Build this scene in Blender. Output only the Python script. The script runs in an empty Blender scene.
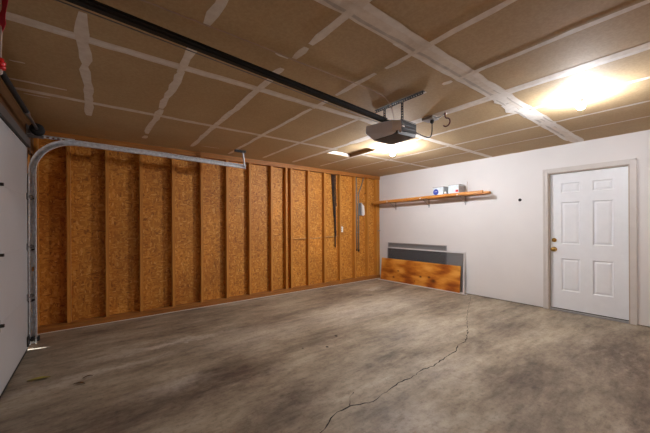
import bpy, bmesh, math, random
from mathutils import Vector, Matrix
random.seed(7)
C = bpy.context.scene.collection
R = math.radians
H = 2.44                      # ceiling height
YW = 4.899                    # room face of the studs on the bare framed wall
YB = YW + 0.089               # inner face of the sheathing
XW = 5.412                    # face of the painted drywall
XG = -0.58                    # inner face of the garage door
XF = -0.63                    # inner face of the front wall
YN = -1.0                     # wall behind the camera

# ------------------------------------------------------------------ materials
def new_mat(name):
    m = bpy.data.materials.new(name); m.use_nodes = True
    nt = m.node_tree; nt.nodes.clear()
    out = nt.nodes.new('ShaderNodeOutputMaterial')
    b = nt.nodes.new('ShaderNodeBsdfPrincipled')
    nt.links.new(b.outputs[0], out.inputs[0])
    return m, nt, b
def N(nt, t, **kw):
    n = nt.nodes.new(t)
    for k, v in kw.items():
        if k in n.inputs: n.inputs[k].default_value = v
        else: setattr(n, k, v)
    return n
def coords(nt, scale=(1, 1, 1), rot=(0, 0, 0)):
    tc = N(nt, 'ShaderNodeTexCoord'); mp = N(nt, 'ShaderNodeMapping')
    mp.inputs['Scale'].default_value = scale; mp.inputs['Rotation'].default_value = rot
    nt.links.new(tc.outputs['Object'], mp.inputs[0]); return mp.outputs[0]
def ramp(nt, fac, stops):
    r = N(nt, 'ShaderNodeValToRGB'); e = r.color_ramp.elements
    while len(e) < len(stops): e.new(0.5)
    for i, (p, c) in enumerate(stops):
        e[i].position = p; e[i].color = (c[0], c[1], c[2], 1)
    nt.links.new(fac, r.inputs[0]); return r.outputs[0]
def noise(nt, vec, scale, detail=3, rough=0.55):
    n = N(nt, 'ShaderNodeTexNoise'); n.inputs['Scale'].default_value = scale
    n.inputs['Detail'].default_value = detail; n.inputs['Roughness'].default_value = rough
    nt.links.new(vec, n.inputs['Vector']); return n.outputs['Fac']
def math_n(nt, op, a, b=None, clamp=False):
    n = N(nt, 'ShaderNodeMath', operation=op); n.use_clamp = clamp
    for i, x in enumerate((a, b)):
        if x is None: continue
        if isinstance(x, (int, float)): n.inputs[i].default_value = x
        else: nt.links.new(x, n.inputs[i])
    return n.outputs[0]
def mix(nt, fac, a, b, mode='MIX'):
    n = N(nt, 'ShaderNodeMix', data_type='RGBA', blend_type=mode)
    for idx, x in ((0, fac), (6, a), (7, b)):
        if isinstance(x, (int, float)): n.inputs[idx].default_value = x
        elif isinstance(x, tuple): n.inputs[idx].default_value = (*x[:3], 1)
        else: nt.links.new(x, n.inputs[idx])
    return n.outputs[2]
def bump(nt, b, fac, strength=0.2, dist=0.01):
    n = N(nt, 'ShaderNodeBump'); n.inputs['Strength'].default_value = strength
    n.inputs['Distance'].default_value = dist
    nt.links.new(fac, n.inputs['Height']); nt.links.new(n.outputs[0], b.inputs['Normal'])

def simple(name, col, rough=0.5, metal=0.0, var=0.08, vscale=12, bs=0.0):
    m, nt, b = new_mat(name)
    v = coords(nt); f = noise(nt, v, vscale)
    lo = tuple(c * (1 - var) for c in col); hi = tuple(min(1, c * (1 + var)) for c in col)
    nt.links.new(ramp(nt, f, [(0.3, lo), (0.7, hi)]), b.inputs['Base Color'])
    b.inputs['Roughness'].default_value = rough; b.inputs['Metallic'].default_value = metal
    if bs: bump(nt, b, noise(nt, v, 180, 2), bs, 0.002)
    return m

def wood(name, dark, mid, light, axis='z', rough=0.6):
    m, nt, b = new_mat(name)
    s = {'x': (0.7, 14, 14), 'y': (14, 0.7, 14), 'z': (14, 14, 0.7)}[axis]
    v = coords(nt, s)
    f = noise(nt, v, 3.0, 5, 0.65)
    nt.links.new(ramp(nt, f, [(0.25, dark), (0.5, mid), (0.75, light)]), b.inputs['Base Color'])
    b.inputs['Roughness'].default_value = rough
    bump(nt, b, f, 0.15, 0.003)
    return m

def osb_mat():
    m, nt, b = new_mat('strand_board')
    v = coords(nt)
    wv = N(nt, 'ShaderNodeTexNoise'); wv.inputs['Scale'].default_value = 9
    nt.links.new(v, wv.inputs['Vector'])
    sub = N(nt, 'ShaderNodeVectorMath', operation='MULTIPLY_ADD')
    nt.links.new(wv.outputs['Color'], sub.inputs[0]); sub.inputs[1].default_value = (0.05, 0.05, 0.05)
    nt.links.new(v, sub.inputs[2])
    cols = []
    for sc, rz in (((24, 24, 62), 0.5), ((60, 24, 22), -0.7)):
        mp = N(nt, 'ShaderNodeMapping'); mp.inputs['Scale'].default_value = sc
        mp.inputs['Rotation'].default_value = (0, rz, 0)
        nt.links.new(sub.outputs[0], mp.inputs[0])
        vo = N(nt, 'ShaderNodeTexVoronoi'); vo.inputs['Scale'].default_value = 1.0
        nt.links.new(mp.outputs[0], vo.inputs['Vector'])
        sp = N(nt, 'ShaderNodeSeparateColor'); nt.links.new(vo.outputs['Color'], sp.inputs[0])
        cols.append(sp.outputs[0])
    sel = math_n(nt, 'GREATER_THAN', noise(nt, v, 14, 2), 0.5)
    a = math_n(nt, 'MULTIPLY', cols[0], sel); bb = math_n(nt, 'MULTIPLY', cols[1], math_n(nt, 'SUBTRACT', 1.0, sel))
    f = math_n(nt, 'ADD', a, bb)
    fine = noise(nt, v, 90, 3)
    f2 = math_n(nt, 'ADD', math_n(nt, 'MULTIPLY', f, 0.75), math_n(nt, 'MULTIPLY', fine, 0.3))
    col = ramp(nt, f2, [(0.10, (0.24, 0.078, 0.008)), (0.24, (0.50, 0.182, 0.018)), (0.6, (0.65, 0.265, 0.031)),
                        (0.82, (0.74, 0.34, 0.055)), (0.97, (0.85, 0.50, 0.14))])
    big = noise(nt, v, 1.6, 2)
    col = mix(nt, 1.0, col, ramp(nt, big, [(0.3, (0.68, 0.64, 0.58)), (0.7, (0.93, 0.93, 0.93))]), 'MULTIPLY')
    nt.links.new(col, b.inputs['Base Color']); b.inputs['Roughness'].default_value = 0.62
    bump(nt, b, f2, 0.25, 0.004)
    return m

def ceiling_mat():
    m, nt, b = new_mat('bare_drywall_paper')
    v = coords(nt)
    f = noise(nt, v, 1.3, 4, 0.6)
    col = ramp(nt, f, [(0.3, (0.41, 0.288, 0.150)), (0.7, (0.50, 0.368, 0.205))])
    col = mix(nt, 0.35, col, ramp(nt, noise(nt, v, 60, 2), [(0.35, (0.39, 0.275, 0.145)), (0.65, (0.55, 0.415, 0.245))]))
    nt.links.new(col, b.inputs['Base Color']); b.inputs['Roughness'].default_value = 0.75
    bump(nt, b, noise(nt, v, 220, 2), 0.08, 0.001)
    return m

def mud_mat(name, a, c):
    m, nt, b = new_mat(name)
    v = coords(nt)
    f = noise(nt, v, 16, 4, 0.65)
    nt.links.new(ramp(nt, f, [(0.3, a), (0.65, c)]), b.inputs['Base Color'])
    b.inputs['Roughness'].default_value = 0.7
    bump(nt, b, noise(nt, v, 30, 3), 0.3, 0.004)
    return m

def wall_white():
    m, nt, b = new_mat('painted_drywall')
    v = coords(nt)
    col = ramp(nt, noise(nt, v, 1.2, 3), [(0.3, (0.66, 0.65, 0.65)), (0.7, (0.71, 0.70, 0.70))])
    nt.links.new(col, b.inputs['Base Color']); b.inputs['Roughness'].default_value = 0.55
    bump(nt, b, noise(nt, v, 70, 3, 0.6), 0.22, 0.004)
    return m

# stains on the slab: centre x, y, radii, strength (negative = paler, scuffed)
BLOBS = [(0.98,2.5,.34,.17,.9),(1.10,1.88,.28,.16,.75),(1.02,2.84,.24,.13,.45),(0.9,4.08,.35,.16,.55),(2.05,2.72,.5,.16,.55),
 (0.25,2.35,.55,.2,.5),(3.75,4.1,.5,.2,.55),(4.26,2.73,.3,.26,.6),(3.21,1.51,.22,.16,.6),(4.08,1.61,.36,.26,.45),
 (4.04,.55,.50,.32,.9),(3.0,.15,.75,.26,.95),(2.72,1.02,.28,.18,.5),(1.52,1.31,.18,.12,.55),(3.24,.79,.35,.22,.45),
 (2.3,.75,.45,.25,.45),(-.15,2.54,.45,.22,.4),(3.16,4.01,.5,.24,.35),(1.98,3.68,.5,.2,.45),(4.86,4.0,.26,.2,.4),
 (1.62,1.18,.22,.12,-.55),(2.5,1.48,.3,.2,-.45),(0.62,3.62,.5,.07,-.9),(0.51,2.64,.26,.09,-.6),(1.49,3.3,.5,.25,-.35),
 (4.33,4.14,.16,.05,-1.0),(2.91,3.3,.6,.32,-.4),(3.12,2.19,.5,.3,-.35),(0.0,3.3,.5,.06,-.6),(3.9,3.2,.6,.35,-.3)]
def floor_mat():
    m, nt, b = new_mat('stained_concrete')
    v = coords(nt)
    vs = coords(nt, (0.55, 1.9, 1), (0, 0, R(7)))
    f = noise(nt, vs, 1.7, 6, 0.66)
    f = math_n(nt, 'ADD', math_n(nt, 'MULTIPLY', f, 0.72), math_n(nt, 'MULTIPLY', noise(nt, coords(nt, (0.8, 1.5, 1)), 7.5, 7, 0.7), 0.28))
    base = ramp(nt, f, [(0.36, (0.115, 0.090, 0.068)), (0.45, (0.245, 0.202, 0.150)), (0.55, (0.355, 0.300, 0.224)), (0.67, (0.47, 0.415, 0.33))])
    # warped position for the stains
    w = N(nt, 'ShaderNodeTexNoise'); w.inputs['Scale'].default_value = 3.4; w.inputs['Detail'].default_value = 8
    w.inputs['Roughness'].default_value = 0.72
    nt.links.new(v, w.inputs['Vector'])
    mad = N(nt, 'ShaderNodeVectorMath', operation='MULTIPLY_ADD'); nt.links.new(w.outputs['Color'], mad.inputs[0])
    mad.inputs[1].default_value = (0.74, 0.52, 0); nt.links.new(v, mad.inputs[2])
    sub = N(nt, 'ShaderNodeVectorMath', operation='SUBTRACT'); nt.links.new(mad.outputs[0], sub.inputs[0])
    sub.inputs[1].default_value = (0.37, 0.26, 0)
    dark = light = None
    for x, y, rx, ry, s in BLOBS:
        mp = N(nt, 'ShaderNodeMapping'); mp.vector_type = 'TEXTURE'
        mp.inputs['Location'].default_value = (x, y, 0); mp.inputs['Scale'].default_value = (rx * 1.7, ry * 1.7, 1)
        nt.links.new(sub.outputs[0], mp.inputs[0])
        g = N(nt, 'ShaderNodeTexGradient', gradient_type='SPHERICAL'); nt.links.new(mp.outputs[0], g.inputs[0])
        q = math_n(nt, 'MULTIPLY', g.outputs['Fac'], abs(s) * 1.6)
        if s > 0: dark = q if dark is None else math_n(nt, 'ADD', dark, q)
        else: light = q if light is None else math_n(nt, 'ADD', light, q)
    gr = noise(nt, coords(nt, (0.8, 1.9, 1)), 8, 8, 0.72)
    dk = math_n(nt, 'MULTIPLY', dark, math_n(nt, 'ADD', math_n(nt, 'MULTIPLY', gr, 2.6), -0.55), True)
    lt = math_n(nt, 'MULTIPLY', light, math_n(nt, 'ADD', math_n(nt, 'MULTIPLY', gr, 1.6), -0.1), True)
    col = mix(nt, math_n(nt, 'MULTIPLY', lt, 0.75), base, (0.68, 0.63, 0.56))
    col = mix(nt, math_n(nt, 'MULTIPLY', dk, 0.85), col, (0.095, 0.066, 0.052))
    sp = noise(nt, v, 26, 8, 0.8)
    col = mix(nt, 1.0, col, ramp(nt, sp, [(0.32, (0.60, 0.58, 0.56)), (0.50, (1, 1, 1)), (0.72, (1.0, 1.0, 1.0))]), 'MULTIPLY')
    st = noise(nt, coords(nt, (0.9, 3.5, 1), (0, 0, R(-12))), 4.0, 7, 0.72)
    col = mix(nt, 1.0, col, ramp(nt, st, [(0.34, (0.74, 0.72, 0.70)), (0.5, (1, 1, 1))]), 'MULTIPLY')
    nt.links.new(col, b.inputs['Base Color'])
    nt.links.new(math_n(nt, 'ADD', math_n(nt, 'MULTIPLY', gr, 0.35), 0.38), b.inputs['Roughness'])
    b.inputs['Specular IOR Level'].default_value = 0.35
    bump(nt, b, math_n(nt, 'ADD', math_n(nt, 'MULTIPLY', f, 0.6), math_n(nt, 'MULTIPLY', sp, 0.3)), 0.35, 0.012)
    return m

def plywood_mat():
    m, nt, b = new_mat('varnished_plywood')
    v = coords(nt, (1, 0.55, 1.9))
    f = noise(nt, v, 4.2, 4, 0.55)
    wv = N(nt, 'ShaderNodeTexWave', wave_type='RINGS'); wv.inputs['Scale'].default_value = 1.1
    wv.inputs['Distortion'].default_value = 7; wv.inputs['Detail'].default_value = 3; nt.links.new(v, wv.inputs['Vector'])
    f2 = math_n(nt, 'ADD', math_n(nt, 'MULTIPLY', f, 0.8), math_n(nt, 'MULTIPLY', wv.outputs['Fac'], 0.2))
    col = ramp(nt, f2, [(0.32, (0.26, 0.060, 0.006)), (0.43, (0.42, 0.120, 0.012)), (0.53, (0.60, 0.225, 0.028)), (0.68, (0.76, 0.36, 0.07))])
    v0 = coords(nt)
    dk = None
    for y, z, r in ((3.72, .20, .03), (3.52, .215, .03), (3.42, .155, .05), (4.42, .10, .03), (4.30, .25, .022), (3.86, .09, .018)):
        mp = N(nt, 'ShaderNodeMapping'); mp.vector_type = 'TEXTURE'
        mp.inputs['Location'].default_value = (0, y, z); mp.inputs['Scale'].default_value = (99, r * 1.5, r)
        nt.links.new(v0, mp.inputs[0])
        g = N(nt, 'ShaderNodeTexGradient', gradient_type='SPHERICAL'); nt.links.new(mp.outputs[0], g.inputs[0])
        dk = g.outputs['Fac'] if dk is None else math_n(nt, 'ADD', dk, g.outputs['Fac'])
    col = mix(nt, math_n(nt, 'MULTIPLY', dk, 1.3, True), col, (0.12, 0.028, 0.005))
    nt.links.new(col, b.inputs['Base Color']); b.inputs['Roughness'].default_value = 0.42
    return m

def screen_mat():
    m, nt, b = new_mat('insect_screen')
    b.inputs['Base Color'].default_value = (0.045, 0.047, 0.055, 1); b.inputs['Roughness'].default_value = 0.7
    v = coords(nt); f = noise(nt, v, 60, 2)
    nt.links.new(ramp(nt, f, [(0.3, (0.035, 0.037, 0.043)), (0.7, (0.075, 0.078, 0.088))]), b.inputs['Base Color'])
    tr = N(nt, 'ShaderNodeBsdfTransparent'); mx = N(nt, 'ShaderNodeMixShader'); mx.inputs[0].default_value = 0.56
    out = [n for n in nt.nodes if n.type == 'OUTPUT_MATERIAL'][0]
    nt.links.new(tr.outputs[0], mx.inputs[1]); nt.links.new(b.outputs[0], mx.inputs[2]); nt.links.new(mx.outputs[0], out.inputs[0])
    return m

def emit_mat(name, col, s):
    m, nt, b = new_mat(name)
    b.inputs['Base Color'].default_value = (0.9, 0.9, 0.9, 1)
    b.inputs['Emission Color'].default_value = (*col, 1); b.inputs['Emission Strength'].default_value = s
    return m

BULB = 660.0
M = dict(
    osb=osb_mat(), ceil=ceiling_mat(), white=wall_white(), floor=floor_mat(), ply=plywood_mat(), screen=screen_mat(),
    mud=mud_mat('joint_compound', (0.66, 0.60, 0.53), (0.80, 0.755, 0.69)),
    mudw=mud_mat('thick_joint_compound', (0.72, 0.69, 0.65), (0.84, 0.81, 0.77)),
    mudd=mud_mat('sanded_joint_compound', (0.45, 0.42, 0.385), (0.60, 0.565, 0.52)),
    stud=wood('framing_lumber', (0.32, 0.118, 0.014), (0.50, 0.205, 0.028), (0.64, 0.30, 0.055), 'z'),
    plate=wood('framing_lumber_level', (0.20, 0.066, 0.009), (0.33, 0.120, 0.018), (0.44, 0.19, 0.036), 'x'),
    header=wood('dark_header_lumber', (0.07, 0.030, 0.010), (0.12, 0.052, 0.016), (0.17, 0.08, 0.026), 'y'),
    jamb=wood('jamb_lumber', (0.14, 0.055, 0.014), (0.24, 0.10, 0.024), (0.32, 0.14, 0.04), 'z'),
    shelf=wood('oiled_shelf_board', (0.34, 0.115, 0.016), (0.55, 0.22, 0.036), (0.70, 0.34, 0.075), 'y', 0.45),
    hatchwood=wood('hatch_lumber', (0.20, 0.10, 0.03), (0.34, 0.18, 0.055), (0.46, 0.27, 0.10), 'y'),
    galv=simple('galvanised_steel', (0.66, 0.69, 0.73), 0.42, 0.1, 0.22, 30),
    steel=simple('dull_steel', (0.25, 0.25, 0.26), 0.45, 0.7, 0.2, 30),
    darksteel=simple('dark_punched_steel', (0.055, 0.055, 0.058), 0.6, 0.3, 0.2, 30),
    black=simple('black_metal', (0.012, 0.012, 0.013), 0.7, 0.0),
    rail=simple('black_rail', (0.009, 0.009, 0.009), 0.7, 0.0),
    strut=simple('grey_painted_steel', (0.12, 0.12, 0.123), 0.5, 0.2),
    rubber=simple('black_rubber', (0.02, 0.02, 0.02), 0.8),
    doorw=simple('white_door_paint', (0.75, 0.78, 0.82), 0.35, 0, 0.02),
    gdoor=simple('pale_grey_enamel', (0.50, 0.51, 0.53), 0.45, 0, 0.03, 2),
    trim=simple('trim_paint', (0.57, 0.54, 0.52), 0.45, 0, 0.03),
    jamb_shade=simple('shaded_jamb_paint', (0.42, 0.35, 0.29), 0.5, 0, 0.05),  # recess shade put into the jamb colour, browner than the casing
    brass=simple('polished_brass', (0.72, 0.50, 0.16), 0.25, 1.0, 0.05),
    grey=simple('opener_grey', (0.026, 0.027, 0.030), 0.75, 0.0),
    dgrey=simple('opener_dark_grey', (0.030, 0.031, 0.034), 0.5),
    cover=simple('frosted_light_cover', (0.82, 0.84, 0.90), 0.4, 0, 0.02),
    plastic=simple('white_plastic', (0.80, 0.80, 0.79), 0.4, 0, 0.02),
    card=simple('pale_blue_white_card', (0.62, 0.70, 0.76), 0.5, 0, 0.12, 25),
    cardg=simple('grey_printed_card', (0.42, 0.38, 0.37), 0.5, 0, 0.25, 60),
    blue=simple('blue_print', (0.025, 0.06, 0.36), 0.4),
    red=simple('red_plastic', (0.60, 0.008, 0.012), 0.4),
    redcloth=simple('red_ribbon_cloth', (0.42, 0.008, 0.025), 0.7, 0, 0.2),
    maroon=simple('dark_red_vinyl', (0.12, 0.018, 0.014), 0.45),
    cord=simple('pale_cord', (0.55, 0.45, 0.40), 0.8),
    wire=simple('pinkish_bell_wire', (0.46, 0.34, 0.27), 0.6),
    rope=simple('tan_cable', (0.42, 0.27, 0.12), 0.7),
    alu=simple('white_aluminium', (0.66, 0.66, 0.67), 0.35, 0.2, 0.04),
    alug=simple('grey_aluminium', (0.36, 0.36, 0.37), 0.4, 0.4, 0.06),
    cgrey=simple('grey_conduit', (0.20, 0.20, 0.19), 0.5, 0.3, 0.15),
    crack=simple('crack_dirt', (0.018, 0.014, 0.011), 0.95),
    leaf=simple('dry_yellow_leaf', (0.30, 0.26, 0.05), 0.7, 0, 0.2),
    dleaf=simple('dead_brown_leaf', (0.10, 0.055, 0.022), 0.8, 0, 0.2),
    ground=simple('driveway_concrete', (0.40, 0.39, 0.37), 0.9),
    bulb_bright=emit_mat('brighter_glowing_bulb', (0.96, 0.965, 1.0), BULB * 1.95),
    bulb=emit_mat('glowing_bulb', (0.96, 0.965, 1.0), BULB),
)

# ------------------------------------------------------------------ mesh helpers
class MB:
    def __init__(s): s.bm = bmesh.new()
    def box(s, a, b, mi=0, bev=0.0):
        x0, x1 = sorted((a[0], b[0])); y0, y1 = sorted((a[1], b[1])); z0, z1 = sorted((a[2], b[2]))
        vs = [s.bm.verts.new(p) for p in ((x0,y0,z0),(x1,y0,z0),(x1,y1,z0),(x0,y1,z0),(x0,y0,z1),(x1,y0,z1),(x1,y1,z1),(x0,y1,z1))]
        fs = [s.bm.faces.new([vs[i] for i in q]) for q in ((3,2,1,0),(4,5,6,7),(0,1,5,4),(1,2,6,5),(2,3,7,6),(3,0,4,7))]
        for f in fs: f.material_index = mi
        if bev:
            es = {e for f in fs for e in f.edges}
            r = bmesh.ops.bevel(s.bm, geom=list(es), offset=bev, segments=2, affect='EDGES', profile=0.6)
            for f in r['faces']: f.material_index = mi
        return s
    def hull(s, pts, mi=0):
        vs = [s.bm.verts.new(p) for p in pts]
        r = bmesh.ops.convex_hull(s.bm, input=vs)
        for g in r['geom']:
            if isinstance(g, bmesh.types.BMFace): g.material_index = mi
        for v in [g for g in r.get('geom_interior', []) if isinstance(g, bmesh.types.BMVert)]:
            if v.is_valid: s.bm.verts.remove(v)
        return s
    def tube(s, pts, r, seg=8, mi=0, cap=True):
        pts = [Vector(p) for p in pts]; rings = []
        rr = r if isinstance(r, (list, tuple)) else [r] * len(pts)
        prev = None
        for i, p in enumerate(pts):
            t = (pts[min(i + 1, len(pts) - 1)] - pts[max(i - 1, 0)]).normalized()
            if prev is None:
                a = t.cross(Vector((0, 0, 1)))
                if a.length < 1e-3: a = t.cross(Vector((1, 0, 0)))
            else: a = prev - t * prev.dot(t)
            a.normalize(); prev = a; bb = t.cross(a)
            rings.append([s.bm.verts.new(p + (a * math.cos(k*2*math.pi/seg) + bb * math.sin(k*2*math.pi/seg)) * rr[i]) for k in range(seg)])
        for i in range(len(rings) - 1):
            for k in range(seg):
                f = s.bm.faces.new((rings[i][k], rings[i][(k+1) % seg], rings[i+1][(k+1) % seg], rings[i+1][k])); f.material_index = mi; f.smooth = True
        if cap:
            s.bm.faces.new(rings[0][::-1]).material_index = mi; s.bm.faces.new(rings[-1]).material_index = mi
        return s
    def lathe(s, base, axis, prof, seg=20, mi=0):
        base = Vector(base); ax = Vector(axis).normalized()
        a = ax.orthogonal().normalized(); bb = ax.cross(a); rings = []
        for h_, r in prof:
            rings.append([s.bm.verts.new(base + ax*h_ + (a*math.cos(k*2*math.pi/seg) + bb*math.sin(k*2*math.pi/seg)) * max(r, 1e-4)) for k in range(seg)])
        for i in range(len(rings) - 1):
            for k in range(seg):
                f = s.bm.faces.new((rings[i][k], rings[i][(k+1) % seg], rings[i+1][(k+1) % seg], rings[i+1][k])); f.material_index = mi; f.smooth = True
        s.bm.faces.new(rings[0][::-1]).material_index = mi; s.bm.faces.new(rings[-1]).material_index = mi
        return s
    def sweep(s, path, prof, side, mi=0):
        """open profile swept along path; prof = [(u, n)] u along `side`, n along the local normal"""
        side = Vector(side); rings = []; path = [Vector(p) for p in path]
        for i, p in enumerate(path):
            t = (path[min(i + 1, len(path) - 1)] - path[max(i - 1, 0)]).normalized(); n = side.cross(t).normalized()
            rings.append([s.bm.verts.new(p + side*u + n*w) for u, w in prof])
        for i in range(len(rings) - 1):
            for k in range(len(prof) - 1):
                s.bm.faces.new((rings[i][k], rings[i][k+1], rings[i+1][k+1], rings[i+1][k])).material_index = mi
        return s
    def build(s, name, mats, parent=None, solid=0.0):
        bmesh.ops.recalc_face_normals(s.bm, faces=s.bm.faces[:])
        me = bpy.data.meshes.new(name); s.bm.to_mesh(me); s.bm.free()
        for m in (mats if isinstance(mats, (list, tuple)) else [mats]): me.materials.append(m)
        o = bpy.data.objects.new(name, me); C.objects.link(o)
        if parent is not None:
            o.parent = parent
            if parent.type == 'EMPTY': o.location = -parent.location
            elif parent.parent is None: pass
        if solid:
            md = o.modifiers.new('thick', 'SOLIDIFY'); md.thickness = solid; md.offset = 0
        return o
def tag(o, label=None, cat=None, group=None, kind=None):
    for k, v in (('label', label), ('category', cat), ('group', group), ('kind', kind)):
        if v: o[k] = v
    return o
def thing(name, loc, label, cat, group=None, kind=None):
    o = bpy.data.objects.new(name, None); o.empty_display_size = 0.1; C.objects.link(o); o.location = loc
    return tag(o, label, cat, group, kind)

# ------------------------------------------------------------------ floor
fl = MB(); fl.box((-0.75, -1.15, -0.12), (5.6, 5.1, 0.0))
def ribbon(mb, pts, w, z, mi, jit=0.35):
    pts = [Vector((p[0], p[1], 0)) for p in pts]; fine = []
    for a, b in zip(pts, pts[1:]):
        n = max(2, int((b - a).length / 0.035))
        for k in range(n):
            q = a.lerp(b, k / n); fine.append(q + Vector((random.uniform(-1, 1), random.uniform(-1, 1), 0)) * 0.008)
    fine.append(pts[-1]); prev = None
    for i, p in enumerate(fine):
        t = (fine[min(i+1, len(fine)-1)] - fine[max(i-1, 0)]).normalized(); n = Vector((-t.y, t.x, 0))
        ww = w * (1 + random.uniform(-jit, jit)) * 0.5
        cur = (mb.bm.verts.new((p.x + n.x*ww, p.y + n.y*ww, z)), mb.bm.verts.new((p.x - n.x*ww, p.y - n.y*ww, z)))
        if prev: mb.bm.faces.new((prev[0], prev[1], cur[1], cur[0])).material_index = mi
        prev = cur
crack = [(0.8,1.36),(1.091,1.491),(1.306,1.585),(1.423,1.581),(1.593,1.51),(1.678,1.539),(1.767,1.538),(1.938,1.57),(2.093,1.549),(2.271,1.585),
         (2.428,1.557),(2.712,1.597),(2.861,1.597),(3.085,1.677),(3.225,1.672),(3.579,1.831)]
ribbon(fl, crack, 0.0075, 0.0012, 1, 0.7)
ribbon(fl, [(3.579,1.831),(4.025,2.072),(4.696,2.384),(5.238,2.622)], 0.004, 0.0012, 1, 0.8)
ribbon(fl, [(1.423,1.581),(1.50,1.66),(1.56,1.69)], 0.006, 0.0012, 1, 0.8)
for (x, y, r) in ((2.192, 2.671, 0.022), (1.92, 2.49, 0.020), (1.70, 2.62, 0.012)):   # small pits in the slab
    vs = [fl.bm.verts.new((x + r*random.uniform(.7, 1.1)*math.cos(k*math.pi/5), y + r*random.uniform(.7, 1.1)*math.sin(k*math.pi/5), 0.0014)) for k in range(10)]
    fl.bm.faces.new(vs).material_index = 1
tag(fl.build('floor', [M['floor'], M['crack']]), 'brown-grey stained concrete garage floor with a long crack', 'floor', kind='structure')

# ------------------------------------------------------------------ ceiling with taped joints and an attic hatch
HX0, HX1, HY0, HY1 = 2.935, 3.445, 3.165, 3.80
ce = MB(); x0, x1, y0, y1 = -0.75, 5.6, -1.15, 5.1
ce.box((x0, y0, H), (HX0, y1, H + .013)); ce.box((HX1, y0, H), (x1, y1, H + .013))
ce.box((HX0, y0, H), (HX1, HY0, H + .013)); ce.box((HX0, HY1, H), (HX1, y1, H + .013))
layer = [0]
def strip(axis, pos, a, b, w, mi=1, jit=0.18, wob=0.006):
    layer[0] += 1; z = H - 0.0010 - 0.00012 * (layer[0] % 30)
    n = max(3, int(abs(b - a) / 0.10)); prev = None; d = 0; jit *= .75; wob *= .7
    for i in range(n + 1):
        t = a + (b - a) * i / n; d = d * 0.8 + random.uniform(-wob, wob)
        w0 = w * 0.5 * (1 + random.uniform(-jit, jit)); w1 = w * 0.5 * (1 + random.uniform(-jit, jit))
        if i in (0, n): w0 *= 0.6; w1 *= 0.6
        pa, pb = pos + d - w0, pos + d + w1
        cur = [ce.bm.verts.new((t, q, z) if axis == 'x' else (q, t, z)) for q in (pa, pb)]
        if prev: ce.bm.faces.new((prev[0], prev[1], cur[1], cur[0])).material_index = mi
        prev = cur
# long joints running away from the garage door
strip('x', 2.347, -0.55, XW, 0.085); strip('x', 2.350, -0.2, 3.2, 0.04, 2)
strip('x', 3.529, -0.58, HX0 - .0, 0.07); strip('x', 3.529, HX1 + .02, XW, 0.06)
strip('x', 1.1685, -0.55, XW, 0.150, 1, 0.10); strip('x', 1.12, 0.6, XW, 0.045, 2, 0.3); strip('x', 1.205, 0.9, 4.9, 0.022, 3, 0.5)
strip('x', 1.235, 1.5, 5.2, 0.03, 2, 0.4); strip('x', 1.15, 2.7, 4.4, 0.012, 3, 0.6)
strip('x', -0.01, -0.55, XW, 0.07)
# joints running between the framed wall and the wall behind the camera
for a, b in ((1.50, 1.98), (2.06, 2.74), (2.72, 3.95)): strip('y', -0.063, a, b, 0.062, 1, 0.3, 0.010)
for a, b in ((-.9, 1.76), (1.96, 2.44), (2.40, 3.0), (2.98, 3.3), (3.32, 4.3), (4.4, 4.55)): strip('y', 0.505, a, b, 0.06, 1, 0.3, 0.012)
for a, b in ((-.9, 1.56), (1.60, 1.76), (1.92, 2.05), (2.05, 4.62)): strip('y', 1.085, a, b, 0.058, 1, 0.25, 0.008)
for a, b in ((-.9, 1.25), (1.22, 1.47), (1.56, 2.04), (2.12, 2.4), (2.42, 4.75)): strip('y', 1.687, a, b, 0.05, 1, 0.25, 0.006)
for a, b in ((-.9, 1.22), (1.28, 1.36), (1.52, 1.66), (2.3, 4.7)): strip('y', 2.268, a, b, 0.05, 1, 0.25, 0.006)
strip('y', 2.85, -.9, 3.15, 0.12, 1, 0.10); strip('y', 2.85, 3.1, 4.7, 0.07); strip('y', 2.885, -.9, 1.3, 0.03, 2, 0.4)
strip('y', 3.46, -.9, 3.9, 0.05); strip('y', 3.47, 3.85, 4.7, 0.04)
strip('y', 4.125, -.9, 3.4, 0.045); strip('y', 4.715, -.9, 4.3, 0.03); strip('y', 4.13, 3.4, 4.7, 0.03)
for (x, y, l) in ((3.30, 1.22, .34), (3.62, 1.17, .5), (4.15, 1.15, .3), (2.95, 1.2, .3)):      # heavy blobs of compound
    strip('x', y, x - l/2, x + l/2, 0.11, 2, 0.5, 0.02)
for (x, y, l) in ((3.05, 1.235, .2), (3.55, 1.24, .35), (3.95, 1.12, .3)): strip('x', y, x - l/2, x + l/2, 0.018, 3, 0.5, 0.01)
# short trowel marks near the garage door
for y, a, b in ((2.95, -.48, -.40), (3.62, -.5, -.33), (4.5, 1.2, 1.45), (1.78, .95, 1.05)): strip('x', y, a, b, 0.02, 1, 0.4)
strip('x', 3.32, -.58, -.2, .035)
ceiling = tag(ce.build('ceiling', [M['ceil'], M['mud'], M['mudw'], M['mudd']]), 'bare brown drywall ceiling with taped joints', 'ceiling', kind='structure')
hf = MB(); t = .02; hz = H + .062
hf.box((HX0 - t, HY0 - t, H + .004), (HX0, HY1 + t, hz)); hf.box((HX1, HY0 - t, H + .004), (HX1 + t, HY1 + t, hz))
hf.box((HX0, HY0 - t, H + .004), (HX1, HY0, hz))
hf.build('hatch_frame', M['hatchwood'], ceiling)
he = MB(); he.box((HX0, HY1, H + .004), (HX1, HY1 + t, hz)); he.build('hatch_edge', M['trim'], ceiling)['label'] = 'white painted edge of the hatch'
hc = MB(); hc.box((HX0 - .05, HY0 - .05, hz), (HX1 + .05, HY1 + .05, hz + .012)); hc.build('hatch_cover', M['ceil'], ceiling)

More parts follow.
